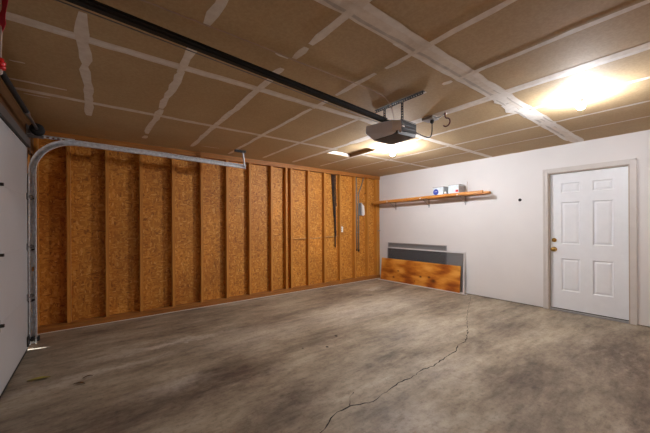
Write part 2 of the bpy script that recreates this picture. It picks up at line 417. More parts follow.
# ------------------------------------------------------------------ framed wall with strand board
wl = MB(); wl.box((-0.75, YB, -0.02), (XW + .17, YB + .06, H + .05))
wall_left = tag(wl.build('wall_left', M['osb']), 'unfinished wall of orange strand board behind open studs', 'wall', kind='structure')
bp = MB(); bp.box((XF, YW, 0.004), (XW, YB, 0.042), bev=.002).box((XF, YW + .001, 0.043), (XW, YB, 0.082), bev=.002); bp.build('bottom_plate', M['plate'], wall_left)
fs = MB(); fs.box((XF, YW - .004, -0.01), (XW, YW + .004, 0.006)); fs.build('sill_seal', M['plastic'], wall_left)['label'] = 'thin white strip under the bottom plate'
tp = MB(); tp.box((XF, YW, H - .074), (XW, YB, H - .037), bev=.002).box((XF, YW, H - .036), (XW, YB, H + .002), bev=.002); tp.build('top_plate', M['plate'], wall_left)
sm = MB(); sm.box((0, YW + .001, 0.082), (0.038, YB, H - .074), bev=.002); stud0 = sm.build('stud', M['stud'], wall_left)
sx = [-0.304, 0.086, 0.475, 0.885, 1.292, 1.696, 2.093, 2.511, 2.818, 2.927, 3.324, 3.725, 4.146, 4.58, 4.985, 5.295, 5.355, -0.60]
stud0.location.x = sx[0]
for x in sx[1:]:
    c = stud0.copy(); C.objects.link(c); c.parent = wall_left; c.location.x = x

# ------------------------------------------------------------------ painted wall with the entry door
DY0, DY1, DZ = 0.662, 1.532, 2.045            # opening
wr = MB(); T = XW + .12
wr.box((XW, DY1, 0.012), (T, YB + .03, H + .02)); wr.box((XW, -1.15, 0.012), (T, DY0, H + .02)); wr.box((XW, DY0, DZ), (T, DY1, H + .02))
wr.box((XW + .03, DY1, -0.02), (T, YB + .03, 0.02), 1); wr.box((XW + .03, -1.15, -0.02), (T, DY0, 0.02), 1)
tag(wr.build('wall_right', [M['white'], M['crack']]), 'white painted drywall wall with the entry door', 'wall', kind='structure')
cs = MB(); k = .014
for a, b in (((XW - k, DY1, 0.004), (XW, DY1 + .062, DZ + .062)), ((XW - k, DY0 - .062, 0.004), (XW, DY0, DZ + .062)), ((XW - k, DY0, DZ), (XW, DY1, DZ + .062))):
    cs.box(a, b, bev=.003)
cs.box((XW - k - .006, DY1 + .045, .004), (XW - k + .002, DY1 + .062, DZ + .062)).box((XW - k - .006, DY0 - .062, .004), (XW - k + .002, DY0 - .045, DZ + .062)).box((XW - k - .006, DY0 - .062, DZ + .045), (XW - k + .002, DY1 + .062, DZ + .062))
casing = tag(cs.build('trim_1', M['trim']), 'pale pinkish casing around the entry door', 'door casing', kind='structure')
jb = MB(); jb.box((XW, DY1 - .014, 0.0), (T, DY1 + .002, DZ)); jb.box((XW, DY0 - .002, 0), (T, DY0 + .014, DZ)); jb.box((XW, DY0, DZ - .014), (T, DY1, DZ + .002))
jb.build('door_jamb', M['jamb_shade'], casing)
th = MB(); th.box((XW - .005, DY0 + .014, 0.0), (T, DY1 - .014, 0.022), bev=.003); th.build('threshold', M['alug'], casing)

XD = XW + .045
door = thing('door_1', (XD, (DY0 + DY1) / 2, 0.03), 'white six-panel entry door with brass knob', 'door', kind='structure')
a0, a1, b0, b1 = DY0 + .018, DY1 - .018, 0.034, DZ - .018
lt = (1.168, 1.385); rt = (0.822, 1.032)
rows = [(0.300, 0.775), (0.985, 1.605), (1.742, 1.885)]
sl = MB(); sl.box((XD + .012, a0, b0), (XD + .044, a1, b1))                  # core
ys = [a0, rt[0], rt[1], lt[0], lt[1], a1]; zs = [b0] + [z for r in rows for z in r] + [b1]
for i in range(5):
    for j in range(7):
        if not (i in (1, 3) and j in (1, 3, 5)): sl.box((XD, ys[i], zs[j]), (XD + .012, ys[i+1], zs[j+1]))
slab = sl.build('door_slab', M['doorw'], door)
bmm = bmesh.new(); bmm.from_mesh(slab.data); bmesh.ops.remove_doubles(bmm, verts=bmm.verts, dist=1e-5)
bmm.to_mesh(slab.data); bmm.free()
for yy in (lt, rt):
    for zz in rows:
        p = MB(); g = .022; ya, yb = yy; za, zb = zz
        # raised field with bevelled shoulders, framed by a sloped moulding
        p.hull([(XD + .0119, q, w) for q in (ya + .018, yb - .018) for w in (za + .018, zb - .018)] + [(XD + .003, q, w) for q in (ya + .04, yb - .04) for w in (za + .04, zb - .04)])
        for (c0, c1) in (((ya, za), (yb, za)), ((ya, zb), (yb, zb)), ((ya, za), (ya, zb)), ((yb, za), (yb, zb))):
            cy_, cz_ = (ya + yb) / 2, (za + zb) / 2
            pts = []
            for (q, w) in (c0, c1):
                sq = 1 if q < cy_ else -1; sw = 1 if w < cz_ else -1
                pts += [(XD - .001, q, w), (XD + .012, q, w), (XD + .012, q + sq * .014, w + sw * .014)]
            p.hull(pts)
        p.build('door_panel', M['doorw'], door)
def lathe_obj(name, base, axis, prof, mat, parent, seg=20): 
    m = MB(); m.lathe(base, axis, prof, seg); return m.build(name, mat, parent)
lathe_obj('door_knob', (XD, 1.470, 0.905), (-1, 0, 0), [(0, .036), (.006, .036), (.010, .016), (.030, .014), (.036, .026), (.050, .033), (.062, .030), (.072, .016), (.074, .001)], M['brass'], door)['label'] = 'round brass knob'
lathe_obj('deadbolt', (XD, 1.470, 1.043), (-1, 0, 0), [(0, .032), (.010, .030), (.016, .026), (.020, .012), (.030, .010), (.032, .001)], M['brass'], door)['label'] = 'brass deadbolt turn'
ds = MB(); ds.box((XD + .002, a0, .0225), (XD + .042, a1, .034)); ds.build('door_sweep', M['rubber'], door)
# exterior panel so no daylight shows round the slab
# ------------------------------------------------------------------ wall behind the camera
wb = MB(); wb.box((-0.75, YN - .12, -0.02), (5.6, YN, H + .02)); tag(wb.build('wall_back', M['osb']), 'unseen wall behind the viewpoint, dark strand board added to cut bounced light', 'wall', kind='structure')  # unseen wall, its dark strand board picked to reduce fill light

# ------------------------------------------------------------------ front wall, header and sectional garage door
GY0, GY1, GZ = -0.52, 4.35, 2.105
wf = MB()
wf.box((XF - .12, GY1 + .005, .085), (XF, YB + .03, H + .02)).box((XF - .12, GY1 + .07, -.02), (XF, YB + .03, .085))
wf.box((XF - .12, -1.15, -.02), (XF, GY0 + .03, H + .02)).box((XF - .12, GY0 + .03, GZ - .03), (XF, GY1 + .005, H + .02))
tag(wf.build('wall_front', M['osb']), 'front wall around the garage door', 'wall', kind='structure')
hd = MB(); hd.box((XF, GY0 - .1, GZ + .02), (XF + .035, YW - .002, H - .002), bev=.003)
tag(hd.build('trim_2', M['header']), 'dark wooden header board above the garage door', 'header', kind='structure')
jj = MB(); jj.box((XF, GY1 + .012, .09), (XF + .035, GY1 + .15, GZ + .018), bev=.003)
tag(jj.build('trim_3', M['jamb']), 'dark wooden jamb board beside the garage door track', 'jamb', kind='structure')
gd = thing('door_2', (XG - .02, (GY0 + GY1) / 2, 0), 'closed pale grey sectional garage door with hinges', 'garage door', kind='structure')
hs = [0.03, 0.553, 1.076, 1.60, 2.11]
for i in range(4):
    s_ = MB(); s_.box((XG - .045, GY0, hs[i] + .001), (XG, GY1, hs[i+1] - .0002), bev=.0006); s_.build('door_section', M['gdoor'], gd)
sl_ = MB(); sl_.box((XG - .04, GY0, 0.0), (XG - .002, GY1 - .0, 0.030), bev=.004); sl_.build('bottom_seal', M['rubber'], gd)
tb = MB(); tb.box((XG - .045, GY0, 2.112), (XG + .004, GY1, 2.122)); tb.build('top_seal', M['rubber'], gd)
st = MB(); st.box((XG - .045, GY0, 2.123), (XG + .02, GY1 + .06, 2.20), bev=.004); st.build('top_strut', M['strut'], gd)['label'] = 'grey steel strut along the top'
for z in (.553, 1.076, 1.60):
    for y in (3.20, 1.95, .72):
        h_ = MB(); h_.box((XG + .0005, y - .025, z - .05), (XG + .004, y + .025, z + .04), bev=.001); h_.tube([(XG + .009, y - .03, z), (XG + .009, y + .03, z)], .007)
        h_.box((XG + .004, y - .012, z - .01), (XG + .03, y + .012, z + .012), bev=.002); h_.build('hinge', M['black'], gd)
    e_ = MB(); e_.box((XG + .0005, GY1 - .055, z - .035), (XG + .006, GY1 - .002, z + .035), bev=.001); e_.tube([(XG + .022, GY1 - .05, z), (XG + .022, GY1 + .055, z)], .006)
    e_.lathe((XG + .022, GY1 + .045, z), (0, 1, 0), [(0, .021), (.012, .021)], 14); e_.build('roller_hinge', M['steel'], gd)

# ------------------------------------------------------------------ garage door track
YT = 4.418
tr = thing('garage_door_track', (-.53, YT, 0), 'galvanised garage door track curving from upright to overhead beside the strand board wall', 'garage door track')
prof = [(.022, .026), (.022, .0), (.0, -.006), (-.022, .0), (-.022, .026)]
prof = [(-.020, -.018), (-.024, -.028), (.0, -.030), (.014, -.027), (.018, -.012), (.018, .012), (.014, .027), (0, .030), (-.024, .028), (-.020, .018)]
XV = -0.548; RC = .36; ZT = 2.232
vt = MB(); vt.sweep([(XV, YT, .035), (XV, YT, ZT - RC)], [(u, -w) for u, w in prof], (0, 1, 0)); vt.build('vertical_track', M['galv'], tr, .003)
cpts = [(XV + RC - RC*math.cos(a), YT, ZT - RC + RC*math.sin(a)) for a in [i*math.pi/2/14 for i in range(15)]]
hpts = cpts + [(.6, YT, 2.222), (1.2, YT, 2.207), (1.83, YT, 2.190)]
ht = MB(); ht.sweep(hpts, [(u, -w) for u, w in prof], (0, 1, 0)); ht.build('horizontal_track', M['galv'], tr, .003)
fg = MB(); fg.box((XF + .036, YT + .022, .05), (XV + .012, YT + .026, ZT - RC - .02)); fg.box((XF + .036, YT + .022, .05), (XF + .040, YT + .05, ZT - RC - .02)); fg.build('track_flag_angle', M['galv'], tr)
for z in (1.591, 1.046, .507):
    b_ = MB(); b_.box((XF + .036, YT + .0, z - .022), (XV - .002, YT + .032, z - .017)).box((XF + .036, YT - .03, z - .022), (XF + .040, YT + .045, z + .03)).tube([(XV - .012, YT + .005, z - .005), (XV + .012, YT + .005, z - .005)], .009, 6)
    b_.build('track_bracket', M['black'], tr)
rb = MB(); rb.box((XV - .005, YT - .03, .835 - .02), (XV + .006, YT + .024, .835 + .02), bev=.002); rb.build('rust_patch', M['plate'], tr)['label'] = 'rust orange patch on the track'
bb_ = MB(); bb_.box((XG + .001, GY1 - .07, .05), (XG + .012, YT - .03, .15), bev=.002).tube([(XV + .0, YT - .05, .095), (XV + .0, YT + .03, .095)], .02, 10).box((XV + .008, YT - .02, .06), (XV + .05, YT + .02, .11), bev=.004)
bb_.build('bottom_roller_bracket', M['black'], tr)
# perforated angle bracing the curve to the header
pa = MB(); n = 9; ax0, ax1 = XF + .036, -.20
for i in range(n):
    a_, b__ = ax0 + (ax1 - ax0) * i / n, ax0 + (ax1 - ax0) * (i + 1) / n
    za, zb = 2.262, 2.262
    pa.box((a_, YT + .03, za - .012), (b__, YT + .033, za - .006)); pa.box((a_, YT + .03, za + .006), (b__, YT + .033, za + .012))
    pa.box((a_, YT + .03, za - .006), (a_ + (b__ - a_) * .5, YT + .033, za + .006))
    pa.box((a_, YT + .005, za + .012), (b__, YT + .033, za + .015))
pa.build('perforated_angle', M['galv'], tr)
fp = MB(); fp.box((XF + .036, YT - .03, 2.03), (XF + .041, YT + .06, 2.28), bev=.002); fp.build('flag_plate', M['steel'], tr)
hg = MB(); hg.tube([(1.83, YT + .02, 2.175), (1.81, YT + .02, 2.30), (1.785, YT + .02, H - .004)], .004, 4)
hg.bm.clear()
hg.hull([(1.812 + dx, YT + .022 + dy, 2.165) for dx in (0, .03) for dy in (0, .004)] + [(1.782 + dx, YT + .022 + dy, H - .004) for dx in (0, .03) for dy in (0, .004)])
hg.hull([(1.812 + dx, YT + .022 + dy, 2.165) for dx in (0, .004) for dy in (0, -.03)] + [(1.782 + dx, YT + .022 + dy, H - .004) for dx in (0, .004) for dy in (0, -.03)])
hg.build('hanger_strap', M['galv'], tr)
hb = MB(); hb.box((1.66, YT - .02, H - .034), (1.83, YT + .02, H - .003), bev=.002); hb.build('ceiling_bracket', M['black'], tr)
bt = MB(); bt.tube([(1.815, YT - .03, 2.195), (1.815, YT + .04, 2.195)], .012, 8); bt.build('bolt', M['galv'], tr)

# ------------------------------------------------------------------ torsion spring above the door
ts = thing('torsion_spring', (-.50, 1.9, 2.31), 'black torsion spring shaft mounted on the header above the garage door', 'torsion spring')
sh = MB(); sh.tube([(-.50, GY0 + .05, 2.31), (-.50, 4.44, 2.31)], .013, 10); sh.build('shaft', M['steel'], ts)
for a_, b__ in ((2.15, 3.72), (.2, 1.7)):
    c_ = MB(); n = int((b__ - a_) / .014); prof_ = [(i * .007, .019 if i % 2 else .016) for i in range(2 * n)]
    c_.lathe((-.50, a_, 2.31), (0, 1, 0), prof_, 14); c_.build('spring_coil', M['black'], ts)
    w_ = MB(); w_.lathe((-.50, b__ - .01, 2.31), (0, 1, 0), [(0, .022), (.06, .022), (.065, .018), (.09, .018)], 14); w_.build('winding_cone', M['steel'], ts)
dr = MB(); dr.lathe((-.50, 4.30, 2.31), (0, 1, 0), [(0, .035), (.01, .058), (.016, .046), (.07, .046), (.075, .058), (.085, .058), (.09, .03)], 22); dr.build('cable_drum', M['black'], ts)
ep = MB(); ep.box((XF + .036, 4.445, 2.24), (-.46, 4.450, 2.37), bev=.002); ep.box((XF + .036, 4.40, 2.235), (XF + .041, 4.50, 2.375), bev=.001); ep.build('end_bearing_plate', M['steel'], ts)
cp = MB(); cp.box((XF + .036, 1.86, 2.25), (-.47, 1.866, 2.36), bev=.002); cp.build('centre_bracket', M['steel'], ts)
cb = MB(); cb.tube([(-.553, 4.34, 2.27), (-.562, 4.36, 1.2), (-.566, 4.37, .14)], .002, 5); cb.build('lift_cable', M['steel'], ts)

# ------------------------------------------------------------------ garage door opener
YO = 1.845
op = thing('garage_door_opener', (2.17, YO, 2.08), 'grey garage door opener motor hanging from the ceiling with a long black rail', 'garage door opener')
X0, X1, Ya, Yb, Z0, Z1 = 2.05, 2.325, 1.660, 2.035, 2.085, 2.205
hsn = MB()
hsn.hull([(X0 + .06, Ya + .0, Z1), (X0 + .06, Yb - .10, Z1 + .028), (X0 + .06, Yb, Z1 + .025), (X1, Ya + .0, Z1 - .004), (X1, Yb - .10, Z1 + .028), (X1, Yb, Z1 + .02),
          (X0 + .06, Ya, Z0 + .026), (X1, Ya, Z0 + .026), (X0 + .06, Yb, Z0 + .075), (X1, Yb, Z0 + .075), (X0 + .06, Yb - .08, Z0 + .004), (X1, Yb - .08, Z0 + .004)])
hou = hsn.build('motor_housing', M['grey'], op)
for dz in (.155, .125, .195):
    gr = MB(); gr.box((X0 + .07, Ya - .002, Z0 + dz - .075), (X1 - .01, Ya + .0, Z0 + dz - .070)); gr.build('housing_groove', M['dgrey'], hou)
lb = MB(); lb.box((X0 + .075, Ya - .0015, Z0 + .062), (X0 + .105, Ya - .0002, Z0 + .072)); lb.build('name_badge', M['plastic'], hou)
bs_ = MB(); bs_.hull([(X0 + .03, Ya + .012, Z0 + .026), (X1 - .002, Ya + .002, Z0 + .026), (X0 + .02, Yb - .06, Z0 + .02), (X1 + .01, Yb - .05, Z0 + .03),
                      (X0 + .03, Ya + .014, Z0 - .004), (X1 - .01, Ya + .006, Z0 - .004), (X0 + .02, Yb - .09, Z0 - .006), (X1 + .015, Yb - .065, Z0 - .006)])
bs_.build('base_cover', M['dgrey'], op)
lc = MB()
lc.hull([(X0 + .060, Ya - .001, Z1 - .004), (X0 + .060, Yb + .003, Z1 + .028), (X0 + .06, Yb - .10, Z1 + .030), (X0 + .012, Ya + .06, Z1 + .004), (X0 - .010, Yb - .02, Z1 + .022),
         (X0 + .060, Ya - .001, Z0 + .012), (X0 + .006, Ya + .06, Z0 + .016), (X0 - .012, Yb - .015, Z0 + .070), (X0 + .06, Yb + .004, Z0 + .078),
         (X0 + .014, Yb - .085, Z0 - .0), (X0 + .06, Ya + .08, Z0 - .002), (X0 + .06, Yb - .080, Z0 + .0), (X0 + .018, Ya + .08, Z0 + .002)])
lc.build('light_cover', M['cover'], op)['label'] = 'frosted beige lamp cover'
tpn = MB(); tpn.box((X0 + .07, YO - .07, Z1 + .0), (X1 - .03, YO + .07, Z1 + .036), bev=.003); tpn.tube([(X0 + .09, YO, Z1 + .01), (X0 + .09, YO, Z1 + .05)], .02, 12); tpn.build('chassis_plate', M['black'], op)
zr = lambda x: 2.372 + (x + .06) * (2.252 - 2.372) / (2.05 + .06)
ra = MB(); xa, xb = -.575, 2.13
def beam(mb, xa, xb, ya, yb, da, db):
    mb.hull([(x, y, zr(x) + d) for x in (xa, xb) for y in (ya, yb) for d in (da, db)])
beam(ra, xa, xb, YO - .016, YO + .016, .014, .020); beam(ra, xa, xb, YO - .004, YO + .004, -.016, .016); beam(ra, xa, xb, YO - .016, YO + .016, -.020, -.014)
ra.build('rail', M['rail'], op)
for s_ in (-1, 1):
    ch = MB(); beam(ch, xa + .05, xb - .04, YO + s_*.011 - .003, YO + s_*.011 + .003, -.005, .005); ch.build('drive_chain', M['black'], op)
cd_ = MB(); beam(cd_, xa + .3, xb - .1, YO + .018, YO + .021, -.034, -.029); cd_.build('lower_cable', M['steel'], op)
hbk = MB(); hbk.box((XF + .036, YO - .03, 2.385), (XF + .07, YO + .03, 2.425), bev=.003); hbk.build('header_bracket', M['steel'], op)
arm = MB(); arm.hull([(-.33, YO - .003 + d, zr(-.33) - .03 + e) for d in (0, .006) for e in (0, .02)] + [(XG + .03, YO - .003 + d, 2.03 + e) for d in (0, .006) for e in (0, .02)]); arm.box((XG + .001, YO - .03, 1.99), (XG + .035, YO + .03, 2.06), bev=.003)
arm.build('door_arm', M['steel'], op)
tro = MB(); beam(tro, -.40, -.27, YO - .022, YO + .022, -.045, -.020); tro.build('trolley', M['rail'], op)
# perforated mounting angle and straps
ba = MB(); n = 22; xa_ = 2.222
for i in range(n):
    a_ = 1.515 + .56 * i / n; b__ = 1.515 + .56 * (i + 1) / n
    ba.box((xa_, a_, H - .034), (xa_ + .003, b__, H - .026)); ba.box((xa_, a_, H - .012), (xa_ + .003, b__, H - .003)); ba.box((xa_, a_, H - .026), (xa_ + .003, a_ + (b__ - a_) * .45, H - .012))
ba.box((xa_, 1.515, H - .006), (xa_ + .03, 2.075, H - .003)); ba.build('mounting_angle', M['darksteel'], op)
for y in (1.945, 1.735):
    s_ = MB(); zt, zb = H - .03, Z1 - .01; n = 9
    for i in range(n):
        a_ = zb + (zt - zb) * i / n; b__ = zb + (zt - zb) * (i + 1) / n
        s_.box((xa_ - .004, y - .014, a_), (xa_ - .001, y - .006, b__)); s_.box((xa_ - .004, y + .006, a_), (xa_ - .001, y + .014, b__)); s_.box((xa_ - .004, y - .006, a_), (xa_ - .001, y + .006, a_ + (b__ - a_) * .5))
    s_.build('hanging_strap', M['darksteel'], op)

# power cord, ceiling socket, hook
def bez(p, n=18):
    out = []
    for i in range(n + 1):
        t = i / n; q = [Vector(v) for v in p]
        while len(q) > 1: q = [a.lerp(b, t) for a, b in zip(q, q[1:])]
        out.append(q[0])
    return out
pc = MB(); pc.tube(bez([(2.327, 1.68, 2.14), (2.60, 1.70, 2.125), (2.86, 1.835, 2.17), (2.862, 1.845, 2.385)]), .0055, 8)
pco = pc.build('power_cord', M['rail'])
tag(pco, 'black power cord running from the opener motor to the ceiling socket', 'power cord')
pl = MB(); pl.lathe((2.862, 1.845, 2.372), (0, 0, 1), [(0, .012), (.012, .02), (.034, .02)], 12); pl.build('plug', M['black'], pco)
so = MB(); so.box((2.80, 1.80, H - .03), (2.92, 1.93, H - .002), bev=.004)
tag(so.build('ceiling_socket', M['alug']), 'small grey power socket on the ceiling beside the opener', 'power socket')
sw = MB(); sw.tube(bez([(2.87, 1.80, H - .012), (2.86, 1.76, H - .05), (2.86, 1.72, H + .0), (2.87, 1.68, H - .01)]), .008, 6)
tag(sw.build('ceiling_cable', M['plastic']), 'short white cable stapled between the ceiling socket and the red hook', 'cable')
hk = MB(); cx, cz, rr = 2.85, 2.335, .042
pts = [(cx, 1.685, H - .003), (cx + .002, 1.69, 2.40)] + [(cx, 1.672 + rr*math.cos(a) * .95 , cz + rr*math.sin(a)) for a in [math.pi*.5 + (math.pi*1.3) * i / 12 for i in range(13)]]
pts = [Vector((p[0], p[1], p[2])) for p in pts]
hk.tube(pts, .0075, 8); hko = hk.build('ceiling_hook', M['maroon'])
tag(hko, 'dark red vinyl coated hook screwed into the ceiling', 'hook')

# emergency release
er = thing('emergency_release', (-.33, YO, 1.96), 'red emergency release handle and ribbon hanging near the garage door', 'release cord')
co = MB(); co.tube([(-.325, YO, 2.33), (-.322, YO + .002, 2.15), (-.327, YO, 1.97)], .0035, 6); co.build('cord', M['cord'], er)
rbn = MB(); n = 10
for sgn in (0,):
    prev = None
    for i in range(n + 1):
        t = i / n; z = 2.32 - .21 * t; w = .036 * (1 - .0 * t) if t < .82 else .036 * (1 - (t - .82) / .18 * .85)
        ox = .006 * math.sin(t * 7); a_ = Vector((-.318, YO, 0)); d = Vector((.795, -.607, 0))
        cur = [rbn.bm.verts.new((a_.x + d.x*q + ox * .6, a_.y + d.y*q + ox * .8, z)) for q in (-.018, -.018 + w)]
        if prev: rbn.bm.faces.new((prev[0], prev[1], cur[1], cur[0]))
        prev = cur
rbn.build('ribbon', M['redcloth'], er, .002)
hn = MB(); hn.lathe((-.327, YO, 1.958), (0, 0, 1), [(0, .012), (.004, .019), (.014, .019), (.017, .013), (.022, .019), (.032, .019), (.036, .012), (.045, .014), (.05, .006)], 14); hn.build('handle', M['red'], er)
kt = MB(); kt.lathe((-.327, YO, 1.935), (0, 0, 1), [(0, .004), (.008, .009), (.018, .009), (.025, .004)], 8); kt.build('knot', M['cord'], er)

# bell wire along the ceiling
wp = [(-.55,1.760),(.197,1.761),(.487,1.765),(.737,1.762),(1.042,1.773),(1.428,1.772),(1.824,1.768),(2.06,1.80)]
wb_ = MB(); fine = []
for a_, b__ in zip(wp, wp[1:]):
    for k_ in range(6): fine.append((a_[0] + (b__[0]-a_[0])*k_/6, a_[1] + (b__[1]-a_[1])*k_/6 + random.uniform(-.004, .004), H - .005))
fine += [(2.06, 1.80, H - .006), (2.14, 1.79, 2.36), (2.17, 1.78, 2.215)]
wb_.tube(fine, .0032, 5); tag(wb_.build('bell_wire', M['wire']), 'thin pinkish wire stapled along the ceiling beside the opener rail', 'wire')

# ------------------------------------------------------------------ ceiling bulbs
def lamp(x, y, label, bm_='bulb'):
    l = thing('ceiling_lamp', (x, y, H), label, 'lamp', 'bare bulbs on the ceiling')
    lathe_obj('lamp_holder', (x, y, H - .0015), (0, 0, -1), [(0, .058), (.008, .058), (.014, .050), (.018, .026), (.038, .022), (.040, .018)], M['plastic'], l, 28)
    lathe_obj('added_bulb_collar', (x, y, H - .036), (0, 0, -1), [(0, .013), (.010, .015), (.022, .022), (.034, .029), (.036, .029)], M['plastic'], l, 20)  # opaque collar added to hold light back from the ceiling
    lathe_obj('bulb', (x, y, H - .0725), (0, 0, -1), [(0, .029), (.006, .0315), (.016, .0325), (.028, .030), (.038, .023), (.045, .013), (.048, .002)], M[bm_], l, 20)
lamp(3.475, 0.735, 'lit bare bulb on the ceiling in front of the white entry door')
lamp(3.53, 2.94, 'lit bare bulb on the ceiling just beyond the opener motor', 'bulb_bright')

# ------------------------------------------------------------------ shelf on the painted wall
ZS = 1.800
sf = thing('wall_shelf', (XW, 3.6, ZS), 'long orange-brown wooden shelf on brackets across the white wall', 'shelf')
def slab_y(mb, x0, x1, za, zb, th, y0, y1, notch=0):
    mb.hull([(x, y, (za if y == y1 else zb) + d) for x in (x0, x1) for y in (y0, y1) for d in (0, th)])
f_ = MB(); slab_y(f_, 5.112, 5.160, ZS - .022, ZS + .012, .042, 2.365, 4.895); f_.build('shelf_board', M['shelf'], sf)
f_ = MB(); slab_y(f_, 5.325, XW - .004, ZS - .018, ZS + .016, .038, 2.355, 4.895); f_.build('shelf_board', M['shelf'], sf)
for i, y in enumerate((2.80, 3.565, 4.42)):
    zt = ZS - .019 + (4.895 - y) / 2.53 * .034
    b_ = MB(); b_.box((XW - .006, y - .012, zt - .17), (XW - .001, y + .012, zt - .002), bev=.001); b_.box((5.13, y - .012, zt - .008), (XW - .001, y + .012, zt - .002), bev=.001)
    b_.hull([(XW - .012, y - .003 + d, zt - .14 + e) for d in (0, .006) for e in (0, .014)] + [(5.20, y - .003 + d, zt - .014 + e) for d in (0, .006) for e in (0, .008)])
    b_.build('shelf_bracket', M['alug'], sf)
    b_ = MB(); b_.lathe((5.111, y, zt + .0), (-1, 0, 0), [(0, .014), (.006, .014), (.009, .006)], 10); b_.build('bracket_tip', M['plastic'], sf)
def zsh(y): return ZS + .020 + .0005 + (4.895 - y) / 2.53 * .034
def box_on_shelf(name, x0, x1, y0, y1, h, label, cat, mats):
    t_ = thing(name, ((x0 + x1) / 2, (y0 + y1) / 2, zsh(y0)), label, cat); b_ = MB(); z = zsh(y0); b_.box((x0, y0, z), (x1, y1, z + h), bev=.004)
    o = b_.build('carton' if cat == 'box' else 'pack', mats, t_); return t_, z
t_, z = box_on_shelf('bulb_pack', 5.14, 5.36, 3.085, 3.30, .140, 'small pale pack with a round blue mark, left on the wall shelf', 'pack', M['card'])
d_ = MB(); d_.lathe((5.1398, 3.238, z + .055), (-1, 0, 0), [(0, .056), (.001, .056)], 24); d_.build('blue_mark', M['blue'], t_)
d_ = MB(); d_.box((5.1385, 3.213, z + .058), (5.1379, 3.263, z + .066)); d_.build('mark_line', M['plastic'], t_)
d_ = MB(); d_.box((5.135, 3.08, z + .1405), (5.365, 3.305, z + .152), bev=.003); d_.build('lid', M['cardg'], t_)
t_, z = box_on_shelf('carton', 5.15, 5.36, 2.795, 2.99, .150, 'larger white and grey printed carton standing on the wall shelf', 'box', M['card'])
d_ = MB(); d_.box((5.155, 2.793, z + .01), (5.355, 2.7948, z + .135)); d_.build('side_print', M['cardg'], t_)['label'] = 'grey printed side'
d_ = MB(); d_.box((5.149, 2.80, z + .02), (5.1498, 2.85, z + .06)); d_.build('red_print', M['red'], t_)
d_ = MB(); d_.box((5.145, 2.79, z + .1505), (5.365, 2.995, z + .158), bev=.002); d_.build('lid', M['cardg'], t_)
# second carton end against the wall
j_ = MB(); zj = zsh(3.02) - .004; j_.lathe((5.137, 3.037, zj), (0, 0, 1), [(0, .022), (.03, .022), (.036, .018), (.05, .018)], 16)
tag(j_.build('jar', M['plastic']), 'tiny white jar between the two packs on the shelf', 'jar')
r_ = MB(); r_.tube([(5.35, 2.735, zsh(2.735)), (5.35, 2.735, zsh(2.735) + .21)], .006, 6)
tag(r_.build('dowel', M['cord']), 'thin pinkish dowel standing up behind the printed carton', 'dowel')

# ------------------------------------------------------------------ panels leaning at the foot of the painted wall
def leaning(y0, y1, xb, xt, h, th, z0=.003):
    """returns the frame function: (s along y 0..1, t up 0..1, d out of the face) -> world"""
    def P(y, t, d):
        n = Vector((-h, 0, (xb - xt) * 1.0)).normalized(); p = Vector((xb + (xt - xb) * t, y, z0 + h * t)); q = p + n * d; return q
    return P
def bar(mb, P, ya, yb, ta, tb, d0, d1): mb.hull([P(y, t, d) for y in (ya, yb) for t in (ta, tb) for d in (d0, d1)])
pb = MB(); P = leaning(2.872, 4.80, 5.320, 5.368, .502, .0)
bar(pb, P, 2.872, 4.80, 0, 1, 0, .012)
tag(pb.build('plywood_board', M['ply']), 'reddish-orange plywood board leaning low in front of the window screens', 'board')
def screen(y0, y1, xb, xt, h, w, label, fm):
    P = leaning(y0, y1, xb, xt, h, 0)
    t_ = thing('window_screen', (xb, (y0 + y1) / 2, 0.003), label, 'window screen', 'window screens leaning on the wall')
    f_ = MB(); tw = w / h
    bar(f_, P, y0, y1, 0, tw, 0, .009); bar(f_, P, y0, y1, 1 - tw, 1, 0, .009)
    bar(f_, P, y0, y0 + w, tw, 1 - tw, 0, .009); bar(f_, P, y1 - w, y1, tw, 1 - tw, 0, .009)
    f_.build('frame', fm, t_)
    m_ = MB(); vs = [m_.bm.verts.new(P(y, t, .0045)) for y, t in ((y0 + w, tw), (y1 - w, tw), (y1 - w, 1 - tw), (y0 + w, 1 - tw))]; m_.bm.faces.new(vs); m_.build('mesh_screen', M['screen'], t_)
    return t_
s2 = screen(2.80, 4.67, 5.350, 5.388, .765, .026, 'front dark mesh window screen, the longer and lower of the two', M['alu'])
s1 = screen(3.172, 4.64, 5.378, 5.401, .868, .018, 'rear grey window screen, shorter and taller, touching the white wall', M['alug'])
ws = MB(); ws.hull([(5.225, 4.80, .001), (5.245, 4.80, .001), (5.225, 4.80, .016), (5.245, 4.80, .016), (5.312, 2.74, .001), (5.337, 2.74, .001), (5.312, 2.74, .016), (5.337, 2.74, .016)])
tag(ws.build('wooden_strip', M['alu']), 'long thin white strip lying on the floor along the plywood board', 'strip')

# small dark bracket on the painted wall
kb = MB(); kb.lathe((XW - .0005, 1.909, 1.672), (-1, 0, 0), [(0, .024), (.006, .024), (.010, .017), (.020, .015), (.022, .004)], 14)
kbo = kb.build('wall_button', M['black']); tag(kbo, 'small black push button on the white wall left of the entry door', 'button')

# ------------------------------------------------------------------ services on the framed wall
sw_ = MB(); sw_.box((4.222, YB - .012, 1.125), (4.30, YB - .001, 1.245), bev=.003)
sw_o = MB(); 
wo = thing('wall_socket', (4.26, YB, 1.18), 'small white socket plate on the strand board right of the hanging black cables', 'wall socket')
sw_.build('cover_plate', M['plastic'], wo); sw_o.box((4.25, YB - .015, 1.15), (4.272, YB - .012, 1.175)); sw_o.build('socket', M['cardg'], wo)
sw_o = MB(); sw_o.box((4.25, YB - .015, 1.195), (4.272, YB - .012, 1.22)); sw_o.build('socket', M['cardg'], wo)
